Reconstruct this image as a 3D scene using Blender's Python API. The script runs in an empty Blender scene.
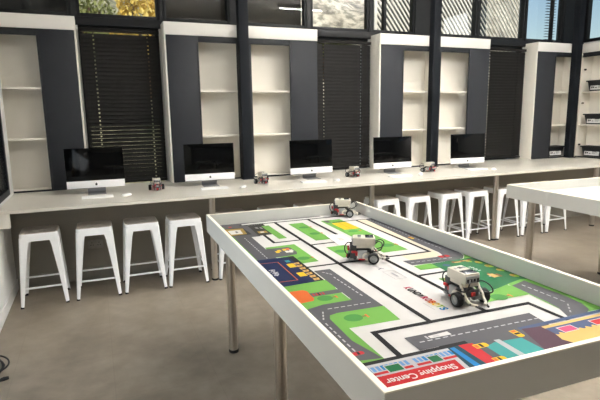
import bpy, bmesh, math, random
from mathutils import Vector, Matrix, noise
random.seed(7)
PI = math.pi
sc = bpy.context.scene
COL = sc.collection

# ---------------------------------------------------------------- materials
def new_mat(name):
    m = bpy.data.materials.new(name); m.use_nodes = True
    return m, m.node_tree.nodes, m.node_tree.links, m.node_tree.nodes['Principled BSDF']

def lin(c):
    f = lambda v: v/12.92 if v <= .04045 else ((v+.055)/1.055)**2.4
    return (f(c[0]/255), f(c[1]/255), f(c[2]/255), 1)

def mat(name, rgb, rough=.5, metal=0, var=.06, scale=30, bump=0, coat=0, spec=.5):
    """painted / moulded surface with a faint procedural mottling"""
    m, N, L, b = new_mat(name)
    c = lin(rgb)
    tc = N.new('ShaderNodeTexCoord'); nz = N.new('ShaderNodeTexNoise')
    nz.inputs['Scale'].default_value = scale; nz.inputs['Detail'].default_value = 3
    L.new(tc.outputs['Object'], nz.inputs['Vector'])
    rp = N.new('ShaderNodeValToRGB')
    rp.color_ramp.elements[0].position = .3; rp.color_ramp.elements[1].position = .7
    lo = [max(0, v*(1-var)) for v in c[:3]]; hi = [min(1, v*(1+var)) for v in c[:3]]
    rp.color_ramp.elements[0].color = (*lo, 1); rp.color_ramp.elements[1].color = (*hi, 1)
    L.new(nz.outputs['Fac'], rp.inputs['Fac']); L.new(rp.outputs['Color'], b.inputs['Base Color'])
    b.inputs['Roughness'].default_value = rough; b.inputs['Metallic'].default_value = metal
    b.inputs['Specular IOR Level'].default_value = spec
    b.inputs['Coat Weight'].default_value = coat
    if bump:
        bp = N.new('ShaderNodeBump'); bp.inputs['Strength'].default_value = bump; bp.inputs['Distance'].default_value = .002
        L.new(nz.outputs['Fac'], bp.inputs['Height']); L.new(bp.outputs['Normal'], b.inputs['Normal'])
    return m

def steel_mat(name, rgb, rough=.35):
    m, N, L, b = new_mat(name)
    tc = N.new('ShaderNodeTexCoord'); mp = N.new('ShaderNodeMapping'); mp.inputs['Scale'].default_value = (4, 4, 300)
    nz = N.new('ShaderNodeTexNoise'); nz.inputs['Scale'].default_value = 3
    L.new(tc.outputs['Object'], mp.inputs['Vector']); L.new(mp.outputs['Vector'], nz.inputs['Vector'])
    mr = N.new('ShaderNodeMapRange'); mr.inputs['To Min'].default_value = rough-.07; mr.inputs['To Max'].default_value = rough+.1
    L.new(nz.outputs['Fac'], mr.inputs['Value']); L.new(mr.outputs['Result'], b.inputs['Roughness'])
    b.inputs['Base Color'].default_value = lin(rgb); b.inputs['Metallic'].default_value = 1
    return m

def floor_mat():
    m, N, L, b = new_mat('polished_concrete')
    tc = N.new('ShaderNodeTexCoord')
    n1 = N.new('ShaderNodeTexNoise'); n1.inputs['Scale'].default_value = 1.3; n1.inputs['Detail'].default_value = 8; n1.inputs['Roughness'].default_value = .62
    n2 = N.new('ShaderNodeTexNoise'); n2.inputs['Scale'].default_value = 9; n2.inputs['Detail'].default_value = 6
    L.new(tc.outputs['Object'], n1.inputs['Vector']); L.new(tc.outputs['Object'], n2.inputs['Vector'])
    r1 = N.new('ShaderNodeValToRGB'); e = r1.color_ramp.elements
    e[0].position = .32; e[0].color = lin((112, 103, 91)); e[1].position = .7; e[1].color = lin((152, 142, 128))
    L.new(n1.outputs['Fac'], r1.inputs['Fac'])
    r2 = N.new('ShaderNodeValToRGB'); e = r2.color_ramp.elements
    e[0].position = .35; e[0].color = (.78, .77, .75, 1); e[1].position = .65; e[1].color = (1, 1, 1, 1)
    L.new(n2.outputs['Fac'], r2.inputs['Fac'])
    mx = N.new('ShaderNodeMix'); mx.data_type = 'RGBA'; mx.blend_type = 'MULTIPLY'; mx.inputs[0].default_value = .8
    L.new(r1.outputs['Color'], mx.inputs[6]); L.new(r2.outputs['Color'], mx.inputs[7])
    # faint saw-cut joints
    bk = N.new('ShaderNodeTexBrick'); bk.offset = 0
    bk.inputs['Scale'].default_value = 1; bk.inputs['Brick Width'].default_value = .6; bk.inputs['Row Height'].default_value = .6
    bk.inputs['Mortar Size'].default_value = .003; bk.inputs['Mortar Smooth'].default_value = .4
    bk.inputs['Color1'].default_value = bk.inputs['Color2'].default_value = (1, 1, 1, 1); bk.inputs['Mortar'].default_value = (.86, .85, .84, 1)
    L.new(tc.outputs['Object'], bk.inputs['Vector'])
    m2 = N.new('ShaderNodeMix'); m2.data_type = 'RGBA'; m2.blend_type = 'MULTIPLY'; m2.inputs[0].default_value = .7
    L.new(mx.outputs[2], m2.inputs[6]); L.new(bk.outputs['Color'], m2.inputs[7])
    L.new(m2.outputs[2], b.inputs['Base Color'])
    mr = N.new('ShaderNodeMapRange'); mr.inputs['To Min'].default_value = .22; mr.inputs['To Max'].default_value = .5
    L.new(n2.outputs['Fac'], mr.inputs['Value']); L.new(mr.outputs['Result'], b.inputs['Roughness'])
    b.inputs['Specular IOR Level'].default_value = .4
    return m

def glass_mat():
    m, N, L, b = new_mat('window_glass')
    N.remove(b)
    out = N['Material Output']; tr = N.new('ShaderNodeBsdfTransparent'); gl = N.new('ShaderNodeBsdfGlossy')
    gl.inputs['Roughness'].default_value = .02; tr.inputs['Color'].default_value = (.93, .95, .95, 1)
    fr = N.new('ShaderNodeFresnel'); fr.inputs['IOR'].default_value = 1.5
    ge = N.new('ShaderNodeNewGeometry'); sb = N.new('ShaderNodeMath'); sb.operation = 'SUBTRACT'; sb.inputs[0].default_value = 1; L.new(ge.outputs['Backfacing'], sb.inputs[1])
    mu = N.new('ShaderNodeMath'); mu.operation = 'MULTIPLY'; L.new(fr.outputs['Fac'], mu.inputs[0]); L.new(sb.outputs[0], mu.inputs[1])
    mx = N.new('ShaderNodeMixShader'); L.new(mu.outputs[0], mx.inputs['Fac'])
    L.new(tr.outputs['BSDF'], mx.inputs[1]); L.new(gl.outputs['BSDF'], mx.inputs[2]); L.new(mx.outputs['Shader'], out.inputs['Surface'])
    return m

def emit_mat(name, rgb, s):
    m, N, L, b = new_mat(name)
    b.inputs['Base Color'].default_value = lin(rgb); b.inputs['Emission Color'].default_value = lin(rgb); b.inputs['Emission Strength'].default_value = s
    return m

def hill_mat():
    m, N, L, b = new_mat('hillside_scrub')
    tc = N.new('ShaderNodeTexCoord')
    n1 = N.new('ShaderNodeTexNoise'); n1.inputs['Scale'].default_value = .55; n1.inputs['Detail'].default_value = 9; n1.inputs['Roughness'].default_value = .7
    L.new(tc.outputs['Object'], n1.inputs['Vector'])
    ra = N.new('ShaderNodeValToRGB'); e = ra.color_ramp.elements
    e[0].position = .36; e[0].color = lin((150, 140, 126)); e[1].position = .62; e[1].color = lin((238, 226, 204))
    x = e.new(.48); x.color = lin((205, 192, 170))
    L.new(n1.outputs['Fac'], ra.inputs['Fac'])
    rb = N.new('ShaderNodeValToRGB'); e = rb.color_ramp.elements
    e[0].position = .38; e[0].color = lin((112, 116, 88)); e[1].position = .64; e[1].color = lin((226, 214, 172))
    x = e.new(.5); x.color = lin((176, 170, 138))
    L.new(n1.outputs['Fac'], rb.inputs['Fac'])
    sp = N.new('ShaderNodeSeparateXYZ'); L.new(tc.outputs['Object'], sp.inputs['Vector'])
    mr = N.new('ShaderNodeMapRange'); mr.inputs['From Min'].default_value = 6; mr.inputs['From Max'].default_value = 10
    L.new(sp.outputs['X'], mr.inputs['Value'])
    n2 = N.new('ShaderNodeTexNoise'); n2.inputs['Scale'].default_value = 2.6; n2.inputs['Detail'].default_value = 6; L.new(tc.outputs['Object'], n2.inputs['Vector'])
    r2 = N.new('ShaderNodeValToRGB'); e = r2.color_ramp.elements
    e[0].position = .40; e[0].color = (.42, .43, .42, 1); e[1].position = .56; e[1].color = (1, 1, 1, 1); L.new(n2.outputs['Fac'], r2.inputs['Fac'])
    mx = N.new('ShaderNodeMix'); mx.data_type = 'RGBA'
    L.new(mr.outputs['Result'], mx.inputs[0]); L.new(rb.outputs['Color'], mx.inputs[6]); L.new(ra.outputs['Color'], mx.inputs[7])
    m3 = N.new('ShaderNodeMix'); m3.data_type = 'RGBA'; m3.blend_type = 'MULTIPLY'; m3.inputs[0].default_value = 1
    L.new(mx.outputs[2], m3.inputs[6]); L.new(r2.outputs['Color'], m3.inputs[7])
    L.new(m3.outputs[2], b.inputs['Base Color']); b.inputs['Roughness'].default_value = .95
    return m

M = {}
M['floor'] = floor_mat()
M['wall'] = mat('wall_white_paint', (226, 226, 224), .75, scale=4, var=.02)
M['wall_rear'] = mat('wall_taupe_paint', (122, 118, 112), .8, scale=4, var=.03)
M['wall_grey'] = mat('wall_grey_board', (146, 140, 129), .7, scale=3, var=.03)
M['base_grey'] = mat('skirting_grey', (140, 135, 126), .55, scale=5)
M['ceiling'] = mat('ceiling_board', (214, 211, 206), .85, scale=2, var=.03)
M['black_frame'] = mat('window_frame_charcoal', (24, 26, 29), .5, spec=.25, scale=8)
M['column'] = mat('column_charcoal_paint', (22, 25, 30), .65, spec=.12, scale=6)
M['glass'] = glass_mat()
M['carcass'] = mat('cabinet_white_laminate', (246, 241, 230), .45, scale=5, var=.02)
M['fascia'] = mat('cabinet_white_fascia', (240, 237, 232), .4, scale=5, var=.02)
M['door'] = mat('cabinet_charcoal_laminate', (39, 41, 46), .6, spec=.25, scale=6, var=.04)
M['rail'] = mat('cabinet_charcoal_rail', (36, 38, 42), .6, spec=.25, scale=6)
M['top'] = mat('counter_white_laminate', (222, 217, 206), .3, scale=6, var=.02)
M['edge'] = mat('counter_edge_band', (226, 222, 212), .4, scale=6, var=.02)
M['steel'] = steel_mat('brushed_steel', (198, 191, 181), .30)
M['rubber'] = mat('black_rubber', (24, 24, 25), .75, scale=40)
M['blind'] = mat('blind_black_slat', (24, 23, 22), .65, spec=.15, scale=12)
M['backing'] = mat('backing_reflected_taupe', (66, 60, 53), .9, scale=60, var=.1)  # tone of the ceiling reflected in the glass, put into the colour
M['backing_dark'] = mat('backing_dark_grey', (32, 33, 34), .9, scale=60, var=.1)
M['stool'] = mat('stool_white_enamel', (250, 251, 252), .35, scale=10, var=.02)
M['stool_top'] = mat('stool_seat_grey', (178, 170, 162), .4, scale=10, var=.04)  # seat tops greyer than the white stool body
M['alu'] = mat('computer_aluminium', (222, 222, 224), .38, .35, scale=80, var=.02)
M['alu_stand'] = mat('stand_aluminium', (150, 150, 152), .4, .5, scale=80, var=.02)
M['tray_white'] = mat('table_white_board', (178, 176, 170), .45, scale=6, var=.02)
M['chin'] = mat('computer_chin_aluminium', (250, 250, 252), .45, 0, scale=80, var=.02)
M['screen'] = mat('screen_black_glass', (5, 6, 7), .08, scale=5, spec=.16)
M['black'] = mat('black_plastic', (26, 26, 28), .45, scale=20)
M['white_plastic'] = mat('white_plastic', (240, 240, 238), .4, scale=30, var=.02)
M['key'] = mat('keycap_white', (248, 248, 246), .5, scale=30, var=.01)
M['border'] = mat('table_border_white_board', (204, 204, 199), .5, scale=7, var=.02)
M['border_edge'] = mat('table_edge_cream_band', (244, 238, 222), .45, scale=7, var=.02)
M['lego_white'] = mat('robot_white_plastic', (206, 200, 186), .38, scale=40, var=.03)
M['lego_grey'] = mat('robot_grey_plastic', (150, 152, 152), .4, scale=40, var=.04)
M['lego_dark'] = mat('robot_dark_grey_plastic', (62, 63, 66), .45, scale=40)
M['lego_red'] = mat('robot_red_plastic', (176, 32, 38), .35, scale=40)
M['lego_black'] = mat('robot_black_plastic', (22, 22, 24), .45, scale=40)
M['tyre'] = mat('robot_tyre_rubber', (30, 30, 31), .8, scale=60, bump=.2)
M['lego_screen'] = mat('robot_screen', (52, 58, 66), .2, scale=30)
M['lego_brown'] = mat('robot_brown_plastic', (120, 70, 48), .4, scale=30)
M['crate'] = mat('crate_black_plastic', (30, 31, 34), .5, scale=20)
M['paper'] = mat('label_white_paper', (222, 222, 220), .7, scale=50, var=.03)
M['ink'] = mat('label_black_ink', (40, 40, 42), .7, scale=50)
M['socket'] = mat('socket_grey_plastic', (152, 148, 140), .4, scale=30)
M['lamp'] = emit_mat('lamp_tube_white', (255, 247, 232), 4)
M['hill'] = hill_mat()
M['concrete_out'] = mat('outdoor_paving', (150, 145, 138), .9, scale=2, var=.1)
M['out_dark'] = mat('outdoor_dark_cladding', (34, 36, 40), .7, scale=2)
M['slat'] = mat('outdoor_white_slat', (236, 228, 214), .6, scale=5, var=.04)
M['leaf_y'] = mat('leaf_autumn_yellow', (226, 196, 104), .7, scale=3, var=.35)
M['leaf_g'] = mat('leaf_olive_green', (146, 150, 92), .7, scale=3, var=.35)
M['bark'] = mat('bark_brown', (92, 72, 52), .9, scale=20, var=.2)
# printed inks of the mat
INK = dict(W=(234, 231, 229), G=(114, 172, 80), DG=(74, 142, 70), GR=(92, 92, 97), K=(30, 30, 32), Y=(243, 198, 44), O=(226, 112, 56),
           R=(196, 44, 52), N=(30, 42, 78), TAN=(214, 172, 104), TEAL=(66, 158, 156), BL=(30, 128, 196), LB=(108, 158, 214), FOR=(44, 108, 70),
           PUR=(84, 58, 72), STG=(236, 196, 120), WAVE=(74, 90, 124), PK=(206, 82, 124), OC=(176, 146, 70), DK=(52, 52, 50), DGB=(30, 108, 66),
           LG=(196, 196, 200), BR=(140, 92, 54), DT=(30, 70, 84), LIME=(152, 190, 60), PKK=(206, 60, 92), RED2=(190, 36, 40), GYL=(208, 206, 206), CR=(240, 226, 200))
for k, v in INK.items():
    M['ink_'+k] = mat('printed_vinyl_'+k.lower(), [c*.80 for c in v], .6, scale=25, var=.015, spec=.07)

# ---------------------------------------------------------------- mesh builder
class MB:
    def __init__(s): s.v = []; s.f = []; s.mi = []; s.fl = set(); s.mats = []; s.T = Matrix()
    def m(s, name):
        if name not in s.mats: s.mats.append(name)
        return s.mats.index(name)
    def add(s, verts, faces, mt, T=None):
        b = len(s.v); X = s.T @ T if T is not None else s.T
        s.v += [tuple(X @ Vector(p)) for p in verts]; k = s.m(mt)
        for f in faces: s.f.append([b+i for i in f]); s.mi.append(k)
        return s
    def bm(s, bm, mt, T=None):
        bm.verts.index_update()
        s.add([v.co.copy() for v in bm.verts], [[v.index for v in f.verts] for f in bm.faces], mt, T); bm.free(); return s
    def box(s, lo, hi, mt, bev=0, seg=2, T=None):
        bm = bmesh.new(); bmesh.ops.create_cube(bm, size=1)
        for v in bm.verts: v.co = Vector([lo[i]+(v.co[i]+.5)*(hi[i]-lo[i]) for i in range(3)])
        if bev: bmesh.ops.bevel(bm, geom=bm.edges[:], offset=bev, segments=seg, profile=.5, affect='EDGES')
        bm.faces.ensure_lookup_table()
        big = sorted(range(len(bm.faces)), key=lambda i: -bm.faces[i].calc_area())[:6] if bev else []
        s.fl.update(len(s.f)+i for i in big)
        return s.bm(bm, mt, T)
    def cyl(s, p, q, r, mt, n=20, r2=None, bev=0, T=None):
        p, q = Vector(p), Vector(q); d = q-p; L = d.length; r2 = r if r2 is None else r2
        bm = bmesh.new(); bmesh.ops.create_cone(bm, cap_ends=True, segments=n, radius1=r, radius2=r2, depth=L)
        if bev: bmesh.ops.bevel(bm, geom=[e for e in bm.edges if abs(e.verts[0].co.z-e.verts[1].co.z) < 1e-6], offset=bev, segments=2, profile=.5, affect='EDGES')
        R = d.to_track_quat('Z', 'Y').to_matrix().to_4x4(); R.translation = (p+q)/2
        return s.bm(bm, mt, (T @ R) if T is not None else R)
    def lathe(s, prof, mt, n=28, T=None, closed=False):
        """profile of (radius, height) turned about local z"""
        vs, fs = [], []; k = len(prof)
        for i in range(n):
            a = 2*PI*i/n
            for r, h in prof: vs.append((r*math.cos(a), r*math.sin(a), h))
        for i in range(n):
            j = (i+1) % n
            for t in range(k if closed else k-1):
                u = (t+1) % k
                fs.append((i*k+t, j*k+t, j*k+u, i*k+u))
        return s.add(vs, fs, mt, T)
    def tube(s, pts, r, mt, n=8, T=None, closed=False):
        pts = [Vector(p) for p in pts]; vs, fs = [], []; k = len(pts); up = None
        for i, p in enumerate(pts):
            if closed: d = pts[(i+1) % k]-pts[i-1]
            else: d = pts[min(i+1, k-1)]-pts[max(i-1, 0)]
            d.normalize()
            if up is None: up = d.orthogonal().normalized()
            up = (up-d*up.dot(d)).normalized(); w = d.cross(up); rr = r[i] if isinstance(r, (list, tuple)) else r
            for j in range(n):
                a = 2*PI*j/n; vs.append(p+up*math.cos(a)*rr+w*math.sin(a)*rr)
        for i in range(k if closed else k-1):
            g = (i+1) % k
            for j in range(n):
                h = (j+1) % n; fs.append((i*n+j, i*n+h, g*n+h, g*n+j))
        if not closed: fs += [tuple(range(n))[::-1], tuple((k-1)*n+j for j in range(n))]
        return s.add(vs, fs, mt, T)
    def prism(s, poly, z0, z1, mt, T=None):
        """2-D outline extruded along local z"""
        n = len(poly); vs = [(x, y, z0) for x, y in poly]+[(x, y, z1) for x, y in poly]
        fs = [tuple(range(n))[::-1], tuple(range(n, 2*n))]+[(i, (i+1) % n, n+(i+1) % n, n+i) for i in range(n)]
        return s.add(vs, fs, mt, T)
    def loft(s, secs, mt, T=None):
        n = len(secs[0]); vs = [p for q in secs for p in q]; fs = []
        for k in range(len(secs)-1):
            for i in range(n):
                j = (i+1) % n; fs.append((k*n+i, k*n+j, (k+1)*n+j, (k+1)*n+i))
        fs += [tuple(range(n))[::-1], tuple((len(secs)-1)*n+i for i in range(n))]
        return s.add(vs, fs, mt, T)
    def flat(s, poly, z, mt, T=None):
        return s.add([(x, y, z) for x, y in poly], [tuple(range(len(poly)))], mt, T)
    def build(s, name, parent=None, smooth=35, recalc=True):
        me = bpy.data.meshes.new(name); me.from_pydata(s.v, [], s.f)
        for k in s.mats: me.materials.append(M[k])
        me.polygons.foreach_set('material_index', s.mi)
        if recalc:
            bm = bmesh.new(); bm.from_mesh(me); bmesh.ops.recalc_face_normals(bm, faces=bm.faces); bm.to_mesh(me); bm.free()
        me.polygons.foreach_set('use_smooth', [i not in s.fl for i in range(len(me.polygons))]); me.set_sharp_from_angle(angle=math.radians(smooth))
        me.update()
        o = bpy.data.objects.new(name, me); COL.objects.link(o)
        if parent: o.parent = parent
        return o

def tag(o, label, cat, group=None, kind=None):
    if label: o['label'] = label
    if cat: o['category'] = cat
    if group: o['group'] = group
    if kind: o['kind'] = kind
    return o
def empty(name, label, cat, loc=(0, 0, 0), rz=0, group=None):
    o = bpy.data.objects.new(name, None); COL.objects.link(o); o.empty_display_size = .1
    o.location = loc; o.rotation_euler = (0, 0, rz); return tag(o, label, cat, group)
def struct(mb, name):
    return tag(mb.build(name), None, None, kind='structure')
def dup(root, loc, rz, label):
    r = root.copy(); COL.objects.link(r); r.location = loc; r.rotation_euler = (0, 0, rz); r['label'] = label
    def rec(src, dst):
        for ch in list(src.children):
            c = ch.copy(); COL.objects.link(c); c.parent = dst; rec(ch, c)
    rec(root, r); return r
def rot(ax, d): return Matrix.Rotation(math.radians(d), 4, ax)
def tr(*p): return Matrix.Translation(p)
def ell(cx, cy, a, b, n=20, ph=0):
    return [(cx+a*math.cos(2*PI*i/n+ph), cy+b*math.sin(2*PI*i/n+ph)) for i in range(n)]
def bez(p, n=16):
    """smooth open curve through points (Catmull-Rom)"""
    p = [Vector(q) for q in p]; q = [p[0]*2-p[1]]+p+[p[-1]*2-p[-2]]; out = []
    for i in range(1, len(q)-2):
        a, b, c, d = q[i-1:i+3]
        for k in range(n):
            t = k/n; out.append(.5*((2*b)+(c-a)*t+(2*a-5*b+4*c-d)*t*t+(3*b-a-3*c+d)*t**3))
    return out+[p[-1]]

# ---------------------------------------------------------------- room shell
XL, XR = -.80, 7.50        # left wall face, right wall face
YB, YR = 1.34, -8.5        # window wall face, rear wall
ZC = 4.1
CT = .869                  # counter top height
struct(MB().box((XL-.3, YR-.3, -.12), (XR+.3, YB+.3, 0), 'floor'), 'floor')
struct(MB().box((XL-.3, YR-.3, ZC), (XR+.3, YB+.3, ZC+.15), 'ceiling'), 'ceiling')

WIN = [(-.065, .775), (2.65, 3.51), (5.376, 6.27)]      # lower windows between the cabinets
wb = MB()
edges = [XL-.3]+[v for w in WIN for v in w]+[XR+.3]
for i in range(0, len(edges), 2): wb.box((edges[i], YB, 0), (edges[i+1], YB+.22, 2.64), 'wall')
for a, b in WIN: wb.box((a, YB, 0), (b, YB+.22, CT-.04), 'wall')
wb.box((XL-.3, YB, 3.75), (XR+.3, YB+.22, ZC), 'wall')
struct(wb, 'wall_back')
# left wall: solid by the counter, glazed opening further forward
wl = MB()
wl.box((XL-.22, -.95, 0), (XL, 1.066, ZC), 'wall'); wl.box((XL-.4, 1.066, 0), (-1.0, YB, ZC), 'wall'); wl.box((XL-.22, YR, 3.4), (XL, -.95, ZC), 'wall'); wl.box((XL-.22, YR, 0), (XL, -2.2, 3.4), 'wall')
struct(wl, 'wall_left')
wr = MB()
wr.box((XR, YR, 0), (XR+.22, YB, 2.70), 'wall'); wr.box((XR, YR, 3.75), (XR+.22, YB, ZC), 'wall'); wr.box((XR, YR, 2.7), (XR+.22, -5.2, 3.75), 'wall')
struct(wr, 'wall_right')
wq = MB().box((XL-.3, YR-.22, 0), (XR+.3, YR, ZC), 'wall_rear')
struct(wq, 'wall_front')
# boxed-out lower wall under the counter
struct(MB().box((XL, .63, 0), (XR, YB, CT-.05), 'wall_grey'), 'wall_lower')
struct(MB().box((XL, .615, 0), (XR, .63, .12), 'base_grey', .003), 'baseboard_back')
struct(MB().box((XL, -.95, 0), (XL+.014, .615, .10), 'wall', .003), 'baseboard_left')

# window frames with their panes
nwin = [0]
def window(x0, x1, z0, z1, y=YB+.03, fr=.045, mull=()):
    nwin[0] += 1
    b = MB()
    b.box((x0, y-.03, z0), (x0+fr, y+.05, z1), 'black_frame', .003); b.box((x1-fr, y-.03, z0), (x1, y+.05, z1), 'black_frame', .003)
    b.box((x0+fr, y-.03, z0), (x1-fr, y+.05, z0+fr), 'black_frame', .003); b.box((x0+fr, y-.03, z1-fr), (x1-fr, y+.05, z1), 'black_frame', .003)
    for xm, w in mull: b.box((xm-w/2, y-.02, z0+fr), (xm+w/2, y+.04, z1-fr), 'black_frame', .003)
    w = struct(b, 'window_%d' % nwin[0])
    MB().box((x0+fr*.6, y+.005, z0+fr*.6), (x1-fr*.6, y+.013, z1-fr*.6), 'glass').build('pane', w)
    return w
CB, CTOP = 2.735, 3.75                                   # clerestory glass sill and head
PANES = [(-.80, -.156), (-.03, .757), (.867, 1.574), (1.833, 2.567), (2.691, 3.476), (3.583, 4.204), (4.66, 5.304), (5.397, 6.234), (6.316, 7.057)]
fr = .04
for i, (a, b) in enumerate(PANES):
    window(a-fr, b+fr, CB-fr-.01+.004*0, CTOP, y=YB+.02, fr=fr, mull=((3.762, .045),) if i == 5 else (((6.86, .03),) if i == 8 else ()))
# dark posts and sill beam between the panes
tb = MB(); tb.box((XL, YB-.03, 2.60), (XR, YB+.10, 2.685), 'black_frame', .004)
for a, b in [(-.116, -.07), (.797, .827), (1.614, 1.793), (2.607, 2.651), (3.516, 3.543), (4.244, 4.62), (5.344, 5.357), (6.274, 6.276), (7.097, 7.5)]:
    tb.box((a-.005, YB-.02, 2.68), (b+.005, YB+.12, CTOP), 'black_frame')
struct(tb, 'trim_1')
for a, b in WIN: window(a, b, CT, 2.62, y=YB+.05)
# right wall clerestory (the only pane the photo sees) and the others that light the room
def window_x(y0, y1, z0, z1, x, fr=.05, mull=()):
    nwin[0] += 1
    b = MB()
    b.box((x-.03, y0, z0), (x+.05, y0+fr, z1), 'black_frame', .003); b.box((x-.03, y1-fr, z0), (x+.05, y1, z1), 'black_frame', .003)
    b.box((x-.03, y0+fr, z0), (x+.05, y1-fr, z0+fr), 'black_frame', .003); b.box((x-.03, y0+fr, z1-fr), (x+.05, y1-fr, z1), 'black_frame', .003)
    for ym in mull: b.box((x-.02, ym-.03, z0+fr), (x+.04, ym+.03, z1-fr), 'black_frame', .003)
    w = struct(b, 'window_%d' % nwin[0])
    MB().box((x+.005, y0+fr*.6, z0+fr*.6), (x+.013, y1-fr*.6, z1-fr*.6), 'glass').build('pane', w)
window_x(-5.2, 1.27, 2.70, 3.75, XR+.02, mull=(-.6, -2.2, -3.8))
struct(MB().box((XR-.04, 1.27, 2.66), (XR+.1, YB-.02, 3.75), 'black_frame', .004), 'trim_2')
window_x(-2.2, -.95, 0, 3.4, XL-.1, fr=.07)

# ---------------------------------------------------------------- steel columns
for X, lab in ((1.665, 'charcoal steel column rising through the counter behind the second computer from left'),
               (4.35, 'charcoal steel column between the fourth and fifth computers'), (7.045, 'charcoal steel column in the right corner of the cabinets')):
    b = MB()
    b.box((X-.057, .965, 0), (X+.057, 1.068, ZC), 'column', .006)
    o = b.build('steel_column'); tag(o, lab, 'column', 'steel columns'); o['kind'] = 'structure'
    MB().box((X-.072, .945, CT+.001), (X+.072, 1.068, CT+.012), 'column', .003).build('collar', o)

# ---------------------------------------------------------------- worktop
cr = empty('worktop', 'long white worktop on steel legs running under the windows and cabinets', 'worktop')
tb_ = MB().box((XL+.005, 0, CT-.028), (XR-.01, .955, CT), 'top')
cx_ = [XL+.005]+[v for X in (1.665, 4.35, 7.045) for v in (X-.062, X+.062)]+[XR-.01]
for i in range(0, len(cx_), 2): tb_.box((cx_[i], .955, CT-.028), (cx_[i+1], YB-.035, CT), 'top')
for i in range(1, len(cx_)-1, 2): tb_.box((cx_[i], 1.072, CT-.028), (cx_[i+1], YB-.035, CT), 'top')
tb_.build('top_board', cr)
for X in (1.015, 2.816, 4.617, 6.42):
    lg = MB().cyl((X, .06, .02), (X, .06, CT-.028), .03, 'steel', 28).build('leg', cr)
    MB().cyl((X, .06, 0), (X, .06, .02), .033, 'rubber', 28, bev=.004).build('foot', lg)
MB().box((XL+.005, .012, CT-.15), (XL+.095, .05, CT-.028), 'edge', .003).build('bracket', cr)

# ---------------------------------------------------------------- storage cabinets
YC = 1.08; ZT = 2.64
def cabinet(name, label, x0, x1, layout, X0=0, left_side=True, dz=0):
    """layout: list of ('door',a,b) / ('open',a,b) / ('post',a,b) along local x; front at local y=0, depth +y .25"""
    r = empty(name, label, 'cabinet', (X0, YC, CT), 0, 'charcoal and white wall cabinets'); D = .245; H = ZT-CT
    b = MB()
    t = .018
    if left_side: b.box((x0, 0, 0), (x0+t, D, H), 'carcass', .001)
    b.box((x1-t, 0, 0), (x1, D, H), 'carcass', .001)
    b.box((x0+t, 0.002, H-t), (x1-t, D, H), 'carcass', .001); x0_, x0 = x0, (x0 if left_side else x0-t)
    b.box((x0+t, .004, 0), (x1-t, D, .012), 'carcass', .001)
    b.box((x0+t, D-.012, .012), (x1-t, D, H-t), 'carcass')
    b.build('carcass', r); x0 = x0_
    MB().box((x0, -.012, H-.135), (x1, .001, H), 'fascia', .003).build('fascia', r)
    MB().box((x0+t, .001, H-.2), (x1-t, .03, H-.135), 'rail', .002).build('header_rail', r); MB().box((x0+t, -.004, .001), (x1-t, .03, .016), 'rail', .002).build('track', r)
    for kind, a, c in layout:
        if kind == 'door':
            d = MB().box((a, -.006, .012), (c, .014, H-.137), 'door', .002).build('sliding_door', r)
            MB().box((c-.02 if a < (x0+x1)/2 else a, -.009, .014), (c if a < (x0+x1)/2 else a+.02, -.0055, H-.2), 'rail', .001).build('edge_pull', d)
        elif kind == 'post':
            MB().box((a, .002, .016), (c, .03, H-.2), 'rail', .002).build('centre_post', r)
        else:
            for z in (1.91-CT+dz, 1.395-CT+dz):
                MB().box((a, .02, z-.02), (c, D-.012, z), 'carcass', .002).build('shelf', r)
    # upright dividers beside each open bay
    for kind, a, c in layout:
        if kind == 'post': MB().box(((a+c)/2-.009, .03, .012), ((a+c)/2+.009, D-.012, H-t), 'carcass').build('divider', r)
    return r
cabinet('storage_cabinet', 'charcoal and white cabinet against the left wall, cut by the frame', -.99, -.085,
        [('open', -.985, -.45), ('door', -.45, -.10)], left_side=False, dz=.026)
def std(X0, label):
    return cabinet('storage_cabinet', label, 0, 1.836,
                   [('door', .017, .369), ('open', .369, .813), ('post', .813, .987), ('open', .987, 1.47), ('door', 1.47, 1.834)], X0)
std(.794, 'charcoal and white cabinet behind the second and third computers')
std(3.526, 'charcoal and white cabinet behind the fourth and fifth computers')
cabinet('storage_cabinet', 'narrow charcoal and white cabinet ending in the right corner of the window wall', 0, .935,
        [('door', .012, .393), ('open', .393, .79), ('post', .79, .92)], 6.287)
rc = cabinet('storage_cabinet', 'open white cabinet of black crates on the right wall', 0, 1.0,
             [('open', .03, .985)], 0)
rc.rotation_euler = (0, 0, -PI/2); rc.location = (7.235, 1.075, CT)
for z in (.2, .86, 1.38): MB().cyl((.05, .03, z), (.05, .055, z), .014, 'black', 12).build('hinge', rc)

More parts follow.
